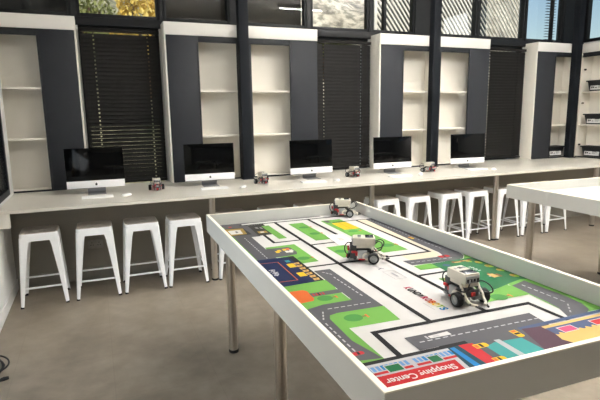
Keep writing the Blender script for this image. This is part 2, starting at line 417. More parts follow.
# crates on the shelves
def crate():
    r = empty('storage_crate', '', 'crate', group='black plastic crates')
    b = MB(); W, Dp, H = .355, .165, .165
    def ring(w, d, z): return [(-w/2, -d/2, z), (w/2, -d/2, z), (w/2, d/2, z), (-w/2, d/2, z)]
    o0, o1, i1, i0 = ring(W-.06, Dp-.04, 0), ring(W, Dp, H), ring(W-.012, Dp-.012, H), ring(W-.07, Dp-.05, .006)
    vs = o0+o1+i1+i0; fs = [(3, 2, 1, 0)]
    for k in range(3):
        for i in range(4): j = (i+1) % 4; fs.append((k*4+i, k*4+j, (k+1)*4+j, (k+1)*4+i))
    fs.append((12, 13, 14, 15)); b.add(vs, fs, 'crate'); b.build('box', r)
    rm = MB()
    for lo, hi in (((-W/2-.015, -Dp/2-.015, H-.02), (W/2+.015, -Dp/2+.004, H)), ((-W/2-.015, Dp/2-.004, H-.02), (W/2+.015, Dp/2+.015, H)),
                   ((-W/2-.015, -Dp/2+.004, H-.02), (-W/2+.004, Dp/2-.004, H)), ((W/2-.004, -Dp/2+.004, H-.02), (W/2+.015, Dp/2-.004, H))):
        rm.box(lo, hi, 'crate', .003)
    rm.build('rim', r)
    T = tr(0, -Dp/2+.0095, .07) @ rot('X', 90-7)
    lb = MB(); lb.box((-.125, -.05, -.0015), (.125, .05, .0015), 'paper', T=T); 
    l = lb.build('label', r)
    k = MB()
    for (x, y, w, h) in ((-.095, .02, .03, .016), (-.06, .02, .022, .016), (-.10, -.012, .02, .03), (-.072, -.012, .022, .022), (-.03, -.018, .03, .010), (.05, .028, .09, .005), (.04, .012, .07, .005), (.05, -.004, .09, .005), (.035, -.02, .06, .005)):
        k.box((x-w/2, y-h/2, .0016), (x+w/2, y+h/2, .0022), 'ink', T=T)
    k.build('print', l)
    return r
c0 = crate(); c0.location = (6.882, 1.205, CT+.0175); c0['label'] = 'black crate with white label on the window wall cabinet, bottom bay'
rz = -PI/2
XCR = 7.356
dup(c0, (XCR, .80, CT+.0175), rz, 'black crate with white label at counter level of the right wall cabinet')
dup(c0, (XCR, .80, 1.3955), rz, 'black crate with white label on the lower shelf of the right wall cabinet')
dup(c0, (XCR, .79, 1.9105), rz, 'black crate with white label on the topmost shelf of the right wall cabinet')

# ---------------------------------------------------------------- venetian blinds
def blind(label, x0, x1, ztop, zbot, opens, cords, xl_cut=None):
    """closed slats; 'opens'(z) gives tilt from vertical in degrees"""
    r = empty('venetian_blind', label, 'blind', ((x0+x1)/2, YB-.055, zbot), 0, 'black venetian blinds')
    w = x1-x0; H = ztop-zbot
    MB().box((-w/2, -.028, H-.035), (w/2, .028, H), 'blind', .003).build('head_rail', r)
    MB().box((-w/2, -.026, 0), (w/2, .026, .02), 'blind', .003).build('bottom_rail', r)
    b = MB(); pitch = .043; z = .05
    xs = [-w/2]
    for c in cords: xs += [c-(x0+x1)/2-.007, c-(x0+x1)/2+.007]
    xs += [w/2]
    while z < H-.045:
        a = math.radians(opens(zbot+z)); d = .025
        rows = []
        for t in (-1, -.35, .35, 1):
            cv = .003*(1-t*t)
            rows.append((t*d*math.sin(a)-cv*math.cos(a), t*d*math.cos(a)+cv*math.sin(a)))
        vs = [(x, y, z+zz) for y, zz in rows for x in xs]; n = len(xs); fs = []
        for k in range(3):
            for i in range(n-1):
                if k == 1 and i % 2 == 1: continue
                fs.append((k*n+i, k*n+i+1, (k+1)*n+i+1, (k+1)*n+i))
        b.add(vs, fs, 'blind'); z += pitch
    b.build('slats', r)
    c_ = MB()
    for c in cords:
        x = c-(x0+x1)/2
        c_.tube([(x, -.027, .02), (x, -.027, H-.03)], .0012, 'blind', 5); c_.tube([(x, .027, .02), (x, .027, H-.03)], .0012, 'blind', 5)
    c_.build('ladder_cord', r)
    return r
blind('black venetian blind with half-open lower slats, behind the leftmost computer', -.05, .765, 2.565, CT+.02, lambda z: 12 if z > 1.66 else 12+min(26, (1.66-z)*160), (.08, .64))
blind('black venetian blind between the third and fourth computers', 2.665, 3.50, 2.553, CT+.02, lambda z: 13 if z > 1.06 else 34, (2.81, 3.36))
blind('black venetian blind beside the rightmost computer', 5.39, 6.26, 2.553, CT+.02, lambda z: 13, (5.56, 6.11))
# added backings; taupe carries the ceiling's reflection in the panes above the cabinets
for (a, b), mt, lab in ((PANES[0], 'backing_dark', 'added dark grey backing behind the clerestory pane over the left cabinet'),
                        (PANES[2], 'backing', 'added taupe backing in the tone of the reflected ceiling, left of the first column'), (PANES[3], 'backing', 'added taupe backing in the tone of the reflected ceiling, right of the first column')):
    r = empty('pane_backing', lab, 'backing', ((a+b)/2, YB+.16, CB), 0, 'clerestory backings'); w = (b-a)/2+.03
    m_ = MB()
    n = 26; vs = []; fs = []
    for i in range(n+1):
        z = -.02+i*(CTOP-CB-.06)/n
        vs += [(-w, .004*(i % 2), z), (w, .004*(i % 2), z)]
    for i in range(n): fs.append((2*i, 2*i+1, 2*i+3, 2*i+2))
    m_.add(vs, fs, mt); m_.build('backing_sheet', r)
    MB().cyl((-w, 0, CTOP-CB-.06), (w, 0, CTOP-CB-.06), .025, 'black_frame', 16).build('backing_tube', r)
    MB().box((-w, -.008, -.035), (w, .012, -.015), 'black_frame', .003).build('backing_bar', r)
r = empty('venetian_blind', 'narrow black blind gathered at the clerestory corner under the sky', 'blind', (6.97, YB+.15, CB), 0, 'black venetian blinds')
b = MB()
for i in range(22): b.box((-.1, -.022, .02+i*.043), (.1, .022, .024+i*.043), 'blind', T=tr(0, 0, 0))
b.build('slats', r); MB().box((-.1, -.025, .96), (.1, .025, 1.0), 'blind', .003).build('head_rail', r)

# ---------------------------------------------------------------- board on the left wall
bd = empty('wall_display', 'black wall display in a dark grey frame, edge-on at the far left', 'display', (XL, -.28, .955))
MB().box((.002, -.65, 0), (.055, .67, 1.15), 'door', .006).build('casing', bd)
MB().box((.0555, -.60, .05), (.06, .62, 1.10), 'screen', .001).build('screen', bd)
bz = MB()
for lo, hi in (((.055, -.65, 0), (.068, .67, .05)), ((.055, -.65, 1.10), (.068, .67, 1.15)), ((.055, -.65, .05), (.068, -.60, 1.1)), ((.055, .62, .05), (.068, .67, 1.1))): bz.box(lo, hi, 'door', .003)
bz.build('bezel', bd)

# ---------------------------------------------------------------- wall sockets
def socket(x, z, lab):
    r = empty('wall_socket', lab, 'socket', (x, .63, z))
    MB().box((-.07, -.01, -.043), (.07, -.0002, .043), 'socket', .004).build('plate', r)
    b = MB()
    for s in (-.033, .033):
        for dx, dz in ((0, .016), (-.011, -.008), (.011, -.008)): b.cyl((s+dx, -.0095, dz), (s+dx, -.0108, dz), .0042, 'black', 10)
    b.build('pin_hole', r)
    s_ = MB()
    for s in (-.055, .055): s_.box((s-.006, -.014, .016), (s+.006, -.009, .034), 'socket', .002)
    s_.build('switch', r)
socket(-.07, .36, 'grey double wall socket seen through the second stool from left')

# ---------------------------------------------------------------- stools
def stool():
    r = empty('metal_stool', '', 'stool', group='white metal stools')
    H = .651; st = .302; sw = .383
    # seat: dished square top with a hand slot and short folded skirt
    s = MB(); h = st/2; R = .032
    def rr(w, rad, n=6):
        out = []
        for cx, cy, a0 in ((w-rad, w-rad, 0), (-w+rad, w-rad, 90), (-w+rad, -w+rad, 180), (w-rad, -w+rad, 270)):
            for i in range(n+1):
                a = math.radians(a0+90*i/n); out.append((cx+rad*math.cos(a), cy+rad*math.sin(a)))
        return out
    prof = [(h-.055, .030, H-.008), (h-.02, .03, H-.005), (h-.008, .034, H), (h-.002, R+.003, H-.004), (h, R, H-.012), (h+.002, R, H-.045), (h+.0045, R, H-.07), (h+.0015, R, H-.07), (h-.002, R, H-.014)]
    secs = [[(x, y, z) for x, y in rr(w, rd)] for w, rd, z in prof]; n = len(secs[0])
    def skin(part):
        vs = [p for q in part for p in q]
        return vs, [(k*n+i, k*n+(i+1) % n, (k+1)*n+(i+1) % n, (k+1)*n+i) for k in range(len(part)-1) for i in range(n)]
    so = s.add(*skin(secs[3:]), 'stool').build('seat', r)
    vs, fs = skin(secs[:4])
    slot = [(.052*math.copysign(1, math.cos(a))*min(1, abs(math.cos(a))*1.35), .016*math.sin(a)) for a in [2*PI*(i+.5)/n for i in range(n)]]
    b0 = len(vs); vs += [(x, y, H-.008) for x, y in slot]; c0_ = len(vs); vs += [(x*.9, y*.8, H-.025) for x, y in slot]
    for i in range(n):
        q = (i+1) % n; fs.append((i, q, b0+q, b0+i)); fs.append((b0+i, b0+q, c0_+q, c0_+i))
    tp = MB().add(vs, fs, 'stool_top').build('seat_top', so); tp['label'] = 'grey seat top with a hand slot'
    zt = H-.04; zb = .014
    for sx in (-1, 1):
        for sy in (-1, 1):
            secs = []
            for z, wd in ((zt, .082), (zt-.075, .066), (.30, .046), (zb, .027)):
                k = (zt-z)/(H-0); c = h+.003+(sw/2-h-.003)*min(1, k/(zt/H)); t = .005; ch = .012
                P = [(-ch, 0), (-wd, 0), (-wd, -t), (-ch-.001, -t), (-t, -ch-.001), (-t, -wd), (0, -wd), (0, -ch)]
                secs.append([((c+px)*sx, (c+py)*sy, z) for px, py in P])
            lg = MB().loft(secs, 'stool').build('leg', r)
            c = sw/2-.013
            MB().box((c*sx-.014, c*sy-.014, 0), (c*sx+.014, c*sy+.014, .016), 'rubber', .004).build('rubber_foot', lg)
    zs = .17; c = h+.003+(sw/2-h-.003)*(zt-zs)/zt-.005
    for T in (rot('Z', 0), rot('Z', 90), rot('Z', 180), rot('Z', 270)):
        MB().box((-c+.01, c-.006, zs-.008), (c-.01, c-.0005, zs+.008), 'stool', .001, T=T).build('stretcher', r)
    return r
st0 = stool()
YS = .195
spots = [(-.511, YS, 1, 'white metal stool nearest the left wall'), (-.062, YS, -1, 'second white metal stool from the left wall, in front of the wall socket'),
         (.348, YS, 0, 'third white metal stool from the left wall'), (.750, YS, 0, 'fourth white metal stool from the left wall, left of a counter leg'),
         (1.24, YS+.01, 0, 'white metal stool just right of the first counter leg, mostly behind the big table'),
         (2.13-.42, YS+.01, 0, 'white metal stool below the first column, only its seat seen over the big table'), (2.13, YS+.01, 0, 'white metal stool below the third computer, only its seat seen over the table'),
         (3.06, YS+.05, 0, 'white metal stool just right of the counter leg, low behind the table border'), (3.49, YS+.04, 0, 'white metal stool below the fourth computer'),
         (3.97, YS+.05, 0, 'white metal stool below the second column'), (4.375, YS+.04, 0, 'white metal stool just left of the counter leg near the second table'),
         (4.85, YS+.03, 0, 'white metal stool just right of the counter leg near the second table'), (5.275, YS+.03, 0, 'white metal stool third from the far end, behind the second table leg'),
         (5.70, YS+.02, 0, 'white metal stool at the far right end of the counter')]
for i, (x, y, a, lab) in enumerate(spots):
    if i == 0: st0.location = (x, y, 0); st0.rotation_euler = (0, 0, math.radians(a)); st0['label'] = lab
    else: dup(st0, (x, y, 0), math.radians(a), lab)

# ---------------------------------------------------------------- computers
def apple_poly(s):
    """bitten fruit outline"""
    pts = []
    for i in range(40):
        a = 2*PI*i/40
        r = 1-.14*math.exp(-((a-PI/2)/.35)**2)-.10*math.exp(-((a-3*PI/2)/.3)**2)
        x, y = r*math.cos(a)*.92, r*math.sin(a)
        if y < 0: x *= 1-.22*(-y)
        d = math.hypot(x-1.08, y-.12)
        if d < .42: x = 1.08-math.sqrt(max(.42**2-(y-.12)**2, 0))
        pts.append((x*s, y*s))
    return pts
def computer():
    r = empty('desktop_computer', '', 'computer', group='desktop computers')
    W, H = .540, .395
    T = tr(0, 0, .062) @ rot('X', -3)                      # casing leans back a little; local z up, front -y
    def P(x, y, z): return T @ Vector((x, y, z))
    # casing: front rim plus domed back
    b = MB(); N = 10; w, h = W/2, H
    def ring(k, y, n=8, rad=.012):
        cx, cz = 0, h/2; out = []
        ww, hh = w*k, h/2*k; rad = rad*max(k, .2)
        for sx, sz, a0 in ((1, 1, 0), (-1, 1, 90), (-1, -1, 180), (1, -1, 270)):
            for i in range(n+1):
                a = math.radians(a0+90*i/n); out.append(P(sx*(ww-rad)+rad*math.cos(a), y, cz+sz*(hh-rad)+rad*math.sin(a)))
        return out
    secs = [ring(.985, 0), ring(.985, .006), ring(.96, .012), ring(.8, .024), ring(.55, .036), ring(.3, .042)]
    b.loft(secs, 'alu'); b.build('casing', r)
    chin = .072
    sb = MB().box((-w, -.0025, chin), (w, .0012, h), 'screen', .001, T=T).build('screen', r)
    ch = MB().box((-w, -.0022, .0), (w, .0012, chin-.0005), 'chin', .001, T=T).build('chin', r)
    lg = MB(); q = T @ tr(0, -.0026, chin*.47) @ rot('X', 90)
    lg.prism(apple_poly(.0125), 0, .0006, 'ink', T=q)
    lg.prism([(.0005, .0135), (.001, .0165), (.003, .019), (.0062, .0203), (.006, .0172), (.004, .0148)], 0, .0006, 'ink', T=q)
    lg.build('emblem', ch)
    # bent aluminium stand
    s = MB(); sw = .085
    path = [(-.075, .004), (.06, .004), (.075, .010), (.082, .022), (.066, .10), (.048, .19)]
    th = .005; up = []; dn = []
    for i, (y, z) in enumerate(path):
        a, c = path[max(i-1, 0)], path[min(i+1, len(path)-1)]; d = Vector((c[0]-a[0], c[1]-a[1])).normalized(); nrm = Vector((-d.y, d.x))
        up.append((y+nrm.x*th/2, z+nrm.y*th/2)); dn.append((y-nrm.x*th/2, z-nrm.y*th/2))
    poly = up+dn[::-1]; dz = -min(z for y, z in poly)
    poly = [(y, z+dz) for y, z in poly]
    secs = [[(x, y, z) for y, z in poly] for x in (-sw, sw)]
    s.loft(secs, 'alu_stand'); s.build('stand', r, smooth=50)
    cb = MB(); cb.tube(bez([(-.02, .079, .06), (-.06, .12, .03), (-.12, .14, .006), (-.16, .10, .006), (-.12, .06, .006)], 6), .004, 'white_plastic', 6); cb.build('power_cable', r)
    return r
comp = [(-.012, .655, 0, 'desktop computer nearest the left wall, in front of the half-open blind'), (1.14, .655, 3, 'second desktop computer from the left wall, left of the first column'),
        (2.352, .655, 1, 'desktop computer in the middle of the row of five'), (3.478, .655, 4, 'desktop computer just left of the second column'),
        (4.675, .655, 5, 'desktop computer at the right end of the row of five')]
k0 = computer()
for i, (x, y, a, lab) in enumerate(comp):
    if i == 0: k0.location = (x, y, CT); k0['label'] = lab
    else: dup(k0, (x, y, CT), -math.radians(a), lab)
def keyboard():
    r = empty('computer_keyboard', '', 'keyboard', group='white keyboards')
    T = rot('X', 3)
    MB().prism([(-.057, 0), (.057, 0), (.057, .011), (.05, .0115), (-.057, .005)], -.14, .14, 'white_plastic', T=Matrix(((0, 0, 1, 0), (1, 0, 0, 0), (0, 1, 0, 0), (0, 0, 0, 1)))).build('tray', r)
    k = MB()
    for i in range(5):
        y = -.044+i*.0205
        n = 14
        for j in range(n):
            x = -.132+j*.0203
            z = .0056+(y+.057)*.0058/.107
            wd = .0172
            if i == 0 and 4 <= j <= 8:
                if j == 4: k.box((x-.0086, y-.0085, z-.001), (x+.0203*4+.0086, y+.0085, z+.0022), 'key', .0008, 1)
                continue
            k.box((x-wd/2, y-.0085, z-.001), (x+wd/2, y+.0085, z+.0022), 'key', .0008, 1)
    k.build('keys', r); return r
kb = [(-.01, .405, 1, 'white keyboard below the leftmost computer'), (1.125, .405, -3, 'white keyboard below the second computer from left'), (2.245, .365, -8, 'white keyboard below the middle computer'),
      (3.36, .315, 4, 'white keyboard below the fourth computer, tilted screen reflection above'), (4.63, .43, -2, 'white keyboard below the rightmost computer')]
kb[3] = (3.36, .315, 4, 'white keyboard below the fourth computer from left')
b0 = keyboard()
for i, (x, y, a, lab) in enumerate(kb):
    if i == 0: b0.location = (x, y, CT); b0.rotation_euler = (0, 0, math.radians(a)); b0['label'] = lab
    else: dup(b0, (x, y, CT), math.radians(a), lab)
def mouse():
    r = empty('computer_mouse', '', 'mouse', group='white mice')
    b = MB(); secs = []
    for k, z in ((.86, 0), (1, .004), (1.0, .010), (.93, .017), (.75, .023), (.45, .0265), (.12, .0275)):
        secs.append([(.029*k*math.copysign(abs(math.cos(a))**.8, math.cos(a)), .056*k*math.copysign(abs(math.sin(a))**.85, math.sin(a)), z) for a in [2*PI*i/28 for i in range(28)]])
    b.loft(secs, 'white_plastic'); b.build('shell', r, smooth=60)
    MB().tube([(0, .018, .0262), (0, .03, .0238), (0, .042, .0195)], .002, 'lego_grey', 6).build('touch_strip', r)
    return r
ms = [(.252, .365, -50, 'white mouse right of the leftmost keyboard'), (1.414, .335, -40, 'white mouse beside the second keyboard from left'), (2.523, .335, -45, 'white mouse beside the middle keyboard'),
      (3.664, .325, -45, 'white mouse beside the fourth keyboard from left'), (4.80, .30, -45, 'white mouse beside the rightmost keyboard')]
m0 = mouse()
for i, (x, y, a, lab) in enumerate(ms):
    if i == 0: m0.location = (x, y, CT); m0.rotation_euler = (0, 0, math.radians(a)); m0['label'] = lab
    else: dup(m0, (x, y, CT), math.radians(a), lab)

# ---------------------------------------------------------------- robots (x = sensor end, origin under the axle)
def robot():
    r = empty('toy_robot', '', 'robot', group='small wheeled robots')
    # control brick
    b = MB()
    b.box((-.008, -.036, .086), (.104, .036, .128), 'lego_white', .004); b.box((-.004, -.034, .072), (.100, .034, .087), 'lego_white', .003)
    br = b.build('control_brick', r)
    MB().box((.048, -.030, .1275), (.094, .030, .1296), 'lego_white', .002).build('keypad', br)
    s = MB(); s.box((-.002, -.029, .1275), (.040, .029, .1298), 'lego_screen', .001); s.build('screen', br)
    kp = MB(); kp.box((.060, -.009, .129), (.080, .009, .1320), 'lego_dark', .002)
    for y in (-.02, .02): kp.box((.062, y-.006, .129), (.078, y+.006, .1315), 'lego_grey', .002)
    kp.build('button', br)
    for x, sg in ((-.0085, -1), (.1045, 1)):
        pt = MB(); pt.box((min(x, x+sg*.004), -.033, .090), (max(x, x+sg*.004), .033, .120), 'lego_grey', .002)
        for k in range(4): pt.box((min(x+sg*.003, x+sg*.005), -.029+k*.016, .096), (max(x+sg*.003, x+sg*.005), -.018+k*.016, .108), 'lego_black', .001)
        pt.build('port', br)
    # pin holes along the brick's flanks
    # two big motors along the sides
    for sy in (-1, 1):
        m = MB(); y0, y1 = sorted((sy*.012, sy*.046))
        m.box((.030, y0, .022), (.080, y1, .062), 'lego_grey', .006, 3)
        m.cyl((.036, sy*.010, .032), (.036, sy*.048, .032), .021, 'lego_white', 22, bev=.003)
        m.box((-.012, y0+.006 if sy > 0 else y0+.006, .020), (.036, y1-.006, .036), 'lego_white', .004)
        m.cyl((0, sy*.012, .028), (0, sy*.047, .028), .015, 'lego_grey', 20, bev=.002)
        mo = m.build('motor', r)
        c = MB(); c.cyl((.036, sy*.048, .032), (.036, sy*.0495, .032), .010, 'lego_grey', 16); c.box((.078, y0+.004, .034), (.092, y1-.004, .054), 'lego_red', .003)
        c.box((.04, sy*.0465-.002, .014), (.075, sy*.0465+.002, .021), 'lego_red', .001); c.build('motor_cap', mo)
        T = tr(0, sy*.065, .028) @ rot('X', 90)
        w = MB(); w.lathe([(.019, -.013), (.0245, -.014), (.0275, -.0105), (.028, -.005), (.0274, 0), (.028, .005), (.0275, .0105), (.0245, .014), (.019, .013)], 'tyre', 36, T=T, closed=True)
        # tread blocks
        for k in range(24):
            a = k*15
            w.box((.0268, -.011, -.0014), (.0284, .011, .0014), 'tyre', T=T @ rot('Z', a) @ rot('X', 90))
        wo = w.build('wheel', r)
        hb = MB(); hb.lathe([(0, -.009), (.006, -.0095), (.007, -.006), (.014, -.006), (.0165, -.011), (.0192, -.0125), (.0192, .0125), (.0165, .011), (.014, .006), (.007, .006), (.006, .0095), (0, .009)], 'lego_grey', 30, T=T)
        for k in range(6): hb.box((.005, -.0022, -.008), (.0175, .0022, .008), 'lego_grey', T=T @ rot('Z', k*60))
        hb.build('hub', wo)
        # curved white arm at the wheel end
        ar = MB(); ar.tube(bez([(.012, sy*.040, .085), (.0, sy*.0415, .064), (-.018, sy*.042, .046), (-.030, sy*.040, .030), (-.048, sy*.034, .020), (-.066, sy*.017, .016)], 5), .0062, 'lego_white', 8)
        for p in ((-.018, sy*.042, .046), (-.048, sy*.034, .020), (.002, sy*.0412, .066)): ar.cyl((p[0], p[1]-.0075, p[2]), (p[0], p[1]+.0075, p[2]), .0045, 'lego_dark', 10)
        ar.build('arm', r)
        tip = MB(); tip.cyl((-.064, sy*.027, .016), (-.084, sy*.018, .016), .004, 'lego_black', 8); tip.build('arm_tip', r)
    # chassis with red pins
    f = MB(); f.box((-.01, -.012, .03), (.115, .012, .066), 'lego_dark', .003)
    for sy in (-1, 1):
        f.box((.085, sy*.031-.004, .012), (.118, sy*.031+.004, .090), 'lego_dark', .002)
        f.box((.02, sy*.030-.004, .062), (.1, sy*.030+.004, .074), 'lego_black', .002)
        f.box((.088, sy*.044-.004, .05), (.112, sy*.044+.004, .062), 'lego_red', .002)
    f.box((-.014, -.03, .034), (-.006, .03, .062), 'lego_dark', .002)
    f.box((-.020, -.010, .036), (-.012, .010, .054), 'lego_red', .003)
    f.build('chassis', r)
    s = MB(); s.box((.106, -.013, .012), (.134, .013, .036), 'lego_black', .003); s.box((.1, -.036, .010), (.124, .036, .020), 'lego_grey', .002); so = s.build('colour_sensor', r)
    MB().cyl((.133, 0, .024), (.138, 0, .024), .009, 'lego_red', 16, bev=.002).build('lens', so)
    t = MB(); t.box((.104, -.022, .044), (.128, .022, .064), 'lego_grey', .003); t.box((.122, .012, .058), (.132, .026, .072), 'lego_red', .002); t.box((.122, -.026, .058), (.132, -.012, .072), 'lego_red', .002); t.build('front_beam', r)
    cs = MB(); bm = bmesh.new(); bmesh.ops.create_uvsphere(bm, u_segments=16, v_segments=10, radius=.0085); cs.bm(bm, 'lego_grey', tr(.092, 0, .0087)); cs.cyl((.092, 0, .011), (.092, 0, .03), .011, 'lego_dark', 16); cs.build('caster', r)
    for sy, pth in ((-1, [(-.012, -.02, .095), (-.038, -.028, .104), (-.060, -.046, .088), (-.058, -.058, .062), (-.030, -.056, .048), (.004, -.050, .05), (.03, -.046, .058)]),
                    (1, [(-.012, .02, .095), (-.03, .03, .11), (-.045, .046, .098), (-.035, .054, .07), (.004, .05, .06), (.03, .046, .058)]),
                    (1, [(.108, .01, .095), (.130, .018, .1), (.146, .024, .08), (.142, .02, .05), (.128, .008, .034)])):
        MB().tube(bez(pth, 6), .0028, 'lego_black', 7).build('cable', r)
    return r
# ---------------------------------------------------------------- tables with raised borders
TA = -.0274; TO = (.6784, -1.2941)
W1, L1, HT, HB, ZM = 1.177, 2.400, .950, .828, .866
def table(label, x, y, a):
    r = empty('bordered_table', label, 'table', (x, y, 0), a, 'white bordered tables')
    t = .018; b = .003
    def rail(lo, hi):
        o = MB().box(lo, hi, 'border').build('border', r)
        MB().box((lo[0], lo[1], HT-.0045), (hi[0], hi[1], HT), 'border_edge').build('edge_band', o)
        return o
    z0, z1 = HB, HT-.0045
    rail((0, -t, z0), (W1, 0, z1)); rail((0, -L1, z0), (W1, -L1+t, z1))
    rail((0, -L1+t, z0), (t, -t, z1)); rail((W1-t, -L1+t, z0), (W1, -t, z1))
    MB().box((t, -L1+t, HB+.002), (W1-t, -t, ZM), 'tray_white').build('tabletop', r)
    for u in (.112, W1-.112):
        for v in (.203, 1.245, L1-.112):
            lg = MB().cyl((u, -v, .022), (u, -v, HB+.002), .030, 'steel', 32).build('leg', r)
            MB().cyl((u, -v, 0), (u, -v, .022), .033, 'rubber', 32, bev=.004).build('foot', lg)
    return r
table('white bordered table carrying the printed road mat and three robots', TO[0], TO[1], TA)
table('empty white bordered table at the right edge', 3.534, -1.179, TA-.018)

# ---------------------------------------------------------------- printed road mat (u across, v towards the viewer, metres)
mt = MB(); Z0 = ZM+.0015
mt.box((.020, -2.379, ZM+.0002), (1.1565, -.021, Z0), 'ink_W')
lay = [0]
def P(c, *pts):
    lay[0] += 1; mt.flat([(u, -v) for u, v in pts], Z0+.000005*lay[0]+.0001, 'ink_'+c)
def Rc(c, u0, v0, u1, v1): P(c, (u0, v0), (u1, v0), (u1, v1), (u0, v1))
def El(c, u, v, a, b, n=20): P(c, *ell(u, v, a, b, n))
def Ln(c, w, *pts):
    for (a, b), (d, e) in zip(pts[:-1], pts[1:]):
        L_ = math.hypot(d-a, e-b); du, dv = (d-a)/L_*w/2, (e-b)/L_*w/2
        P(c, (a-du-dv, b-dv+du), (d+du-dv, e+dv+du), (d+du+dv, e+dv-du), (a-du+dv, b-dv-du))
def Dash(u0, v0, u1, v1, n, w=.006, c='LG'):
    for i in range(n):
        t0, t1 = (i+.2)/n, (i+.65)/n
        Ln(c, w, (u0+(u1-u0)*t0, v0+(v1-v0)*t0), (u0+(u1-u0)*t1, v0+(v1-v0)*t1))
def Bush(u, v, s=1):
    El('DG', u, v, .034*s, .030*s); Rc('BR', u+.034*s, v-.003, u+.055*s, v+.006); Rc('O', u+.048*s, v-.012*s, u+.055*s, v+.016*s)
def Car(u, v, c, ax=0, s=1):
    l, w = .046*s, .024*s
    f = (lambda a, b: (u+a, v+b)) if ax == 0 else (lambda a, b: (u+b, v+a))
    P(c, *[f(*p) for p in ((-l/2, -w/2), (l/2-.006, -w/2), (l/2, -w/4), (l/2, w/4), (l/2-.006, w/2), (-l/2, w/2))])
    P('K', *[f(*p) for p in ((-l*.1, -w*.4), (l*.12, -w*.4), (l*.12, w*.4), (-l*.1, w*.4))])
    P('O' if c == 'Y' else 'RED2', *[f(*p) for p in ((-l*.45, -w*.35), (-l*.2, -w*.35), (-l*.2, w*.35), (-l*.45, w*.35))])
# far-left quarter
Rc('G', .02, .022, .098, 1.40)
P('GR', (.02, .022), (.85, .022), (.85, .045), (.30, .045), (.235, .055), (.225, .115), (.235, .42), (.202, .43), (.202, .76), (.33, .755), (.345, .77), (.345, .87), (.325, .915), (.27, .925), (.202, .92), (.202, .94), (.096, .94), (.096, .10), (.02, .10))
Dash(.155, .44, .155, .935, 13)
Rc('R', .13, .10, .15, .125)
Rc('GR', .195, .10, .262, .44); P('DK', (.238, .112), (.378, .110), (.362, .424), (.242, .427)); P('GR', (.238, .12), (.262, .114), (.255, .42), (.232, .40)); P('DK', (.06, .152), (.215, .165), (.225, .37), (.06, .372))
P('OC', (.062, .162), (.212, .182), (.198, .350), (.062, .36)); P('W', (.10, .215), (.184, .218), (.176, .33), (.10, .325)); Rc('GR', .14, .25, .155, .29)
for i in range(4): Rc('LG', .292+.003*(i % 2), .19+i*.012, .312, .196+i*.012); Rc('LG', .322, .20+i*.012, .338, .206+i*.012)
Rc('OC', .275, .31, .335, .365); Rc('W', .29, .325, .315, .352)
Rc('G', .346, .168, .400, .555)
Ln('K', .022, (.22, .098), (1.03, .098)); Ln('K', .020, (.29, .42), (.29, .632), (.465, .632))
P('G', (.206, .715), (.389, .708), (.389, 1.082), (.280, 1.086), (.262, .945), (.20, .93))
P('GR', (.19, .748), (.33, .752), (.342, .765), (.345, .87), (.33, .912), (.27, .925), (.19, .925))
for u, v, c in ((.245, .83, 'Y'), (.262, .81, 'Y'), (.296, .80, 'Y'), (.318, .795, 'O'), (.298, .845, 'W'), (.318, .85, 'W'), (.328, .83, 'W')): Rc(c, u-.011, v-.018, u+.009, v+.018)
Bush(.335, 1.0)
# navy building
P('N', (.02, .938), (.265, .940), (.288, 1.378), (.02, 1.384)); Ln('O', .005, (.05, 1.0), (.185, 1.012), (.182, 1.314), (.05, 1.308))
P('K', (.266, .936), (.298, .938), (.294, 1.366), (.262, 1.380))
Rc('Y', .213, 1.062, .250, 1.127); Rc('Y', .210, 1.215, .248, 1.275); Rc('TEAL', .225, 1.0, .25, 1.035)
for i in range(7): P('TAN', (.252, 1.06+i*.044), (.284, 1.055+i*.044), (.280, 1.085+i*.044), (.252, 1.088+i*.044)); Rc('BR', .262, 1.068+i*.044, .272, 1.076+i*.044)
for i, (a, b) in enumerate(((0, 1), (.2, .85), (0, .7), (.3, 1), (0, 1), (.15, .8), (.0, .65))):      # unreadable white lettering
    Rc('W', .100+.032*a, 1.122+i*.0145, .100+.032*b, 1.129+i*.0145); Rc('W', .112+.01*(i % 2), 1.122+i*.0145, .117+.01*(i % 2), 1.134+i*.0145)
for i in range(4): Rc('LG', .088, 1.15+i*.018, .093, 1.162+i*.018)
# house, bushes and left road
P('G', (.02, 1.38), (.292, 1.366), (.312, 1.36), (.296, 1.50), (.297, 1.62), (.17, 1.62), (.10, 1.66), (.02, 1.66))
P('O', (.06, 1.447), (.152, 1.449), (.166, 1.47), (.162, 1.56), (.15, 1.583), (.06, 1.592)); Rc('GR', .163, 1.498, .30, 1.542); 
for i in range(4): Rc('R', .172+i*.015, 1.508, .180+i*.015, 1.534)
Rc('K', .196, 1.508, .204, 1.534); Bush(.205, 1.575)
P('G', (.02, 1.62), (.30, 1.62), (.387, 1.742), (.378, 1.80), (.376, 1.882), (.166, 1.876), (.168, 2.128), (.02, 2.128)); P('GR', (.300, 1.222), (.386, 1.225), (.386, 1.742), (.190, 1.735), (.150, 1.745), (.136, 1.775), (.131, 1.97), (.166, 2.113), (.088, 2.10), (.02, 2.09), (.02, 1.70), (.10, 1.655), (.17, 1.635), (.300, 1.635))
Dash(.330, 1.255, .363, 1.31, 3); Dash(.352, 1.34, .362, 1.62, 8); Dash(.36, 1.69, .16, 1.685, 7); Dash(.14, 1.70, .108, 1.78, 3); Dash(.105, 1.80, .105, 2.05, 7)
P('G', (.135, 1.80), (.150, 1.755), (.182, 1.735), (.387, 1.748), (.376, 1.882), (.166, 1.876), (.166, 2.08), (.150, 2.03), (.138, 1.97))
Bush(.222, 1.80, 1.1); Car(.108, 2.056, 'R', 0, .9); P('G', (.02, 2.10), (.165, 2.112), (.165, 2.128), (.02, 2.128))
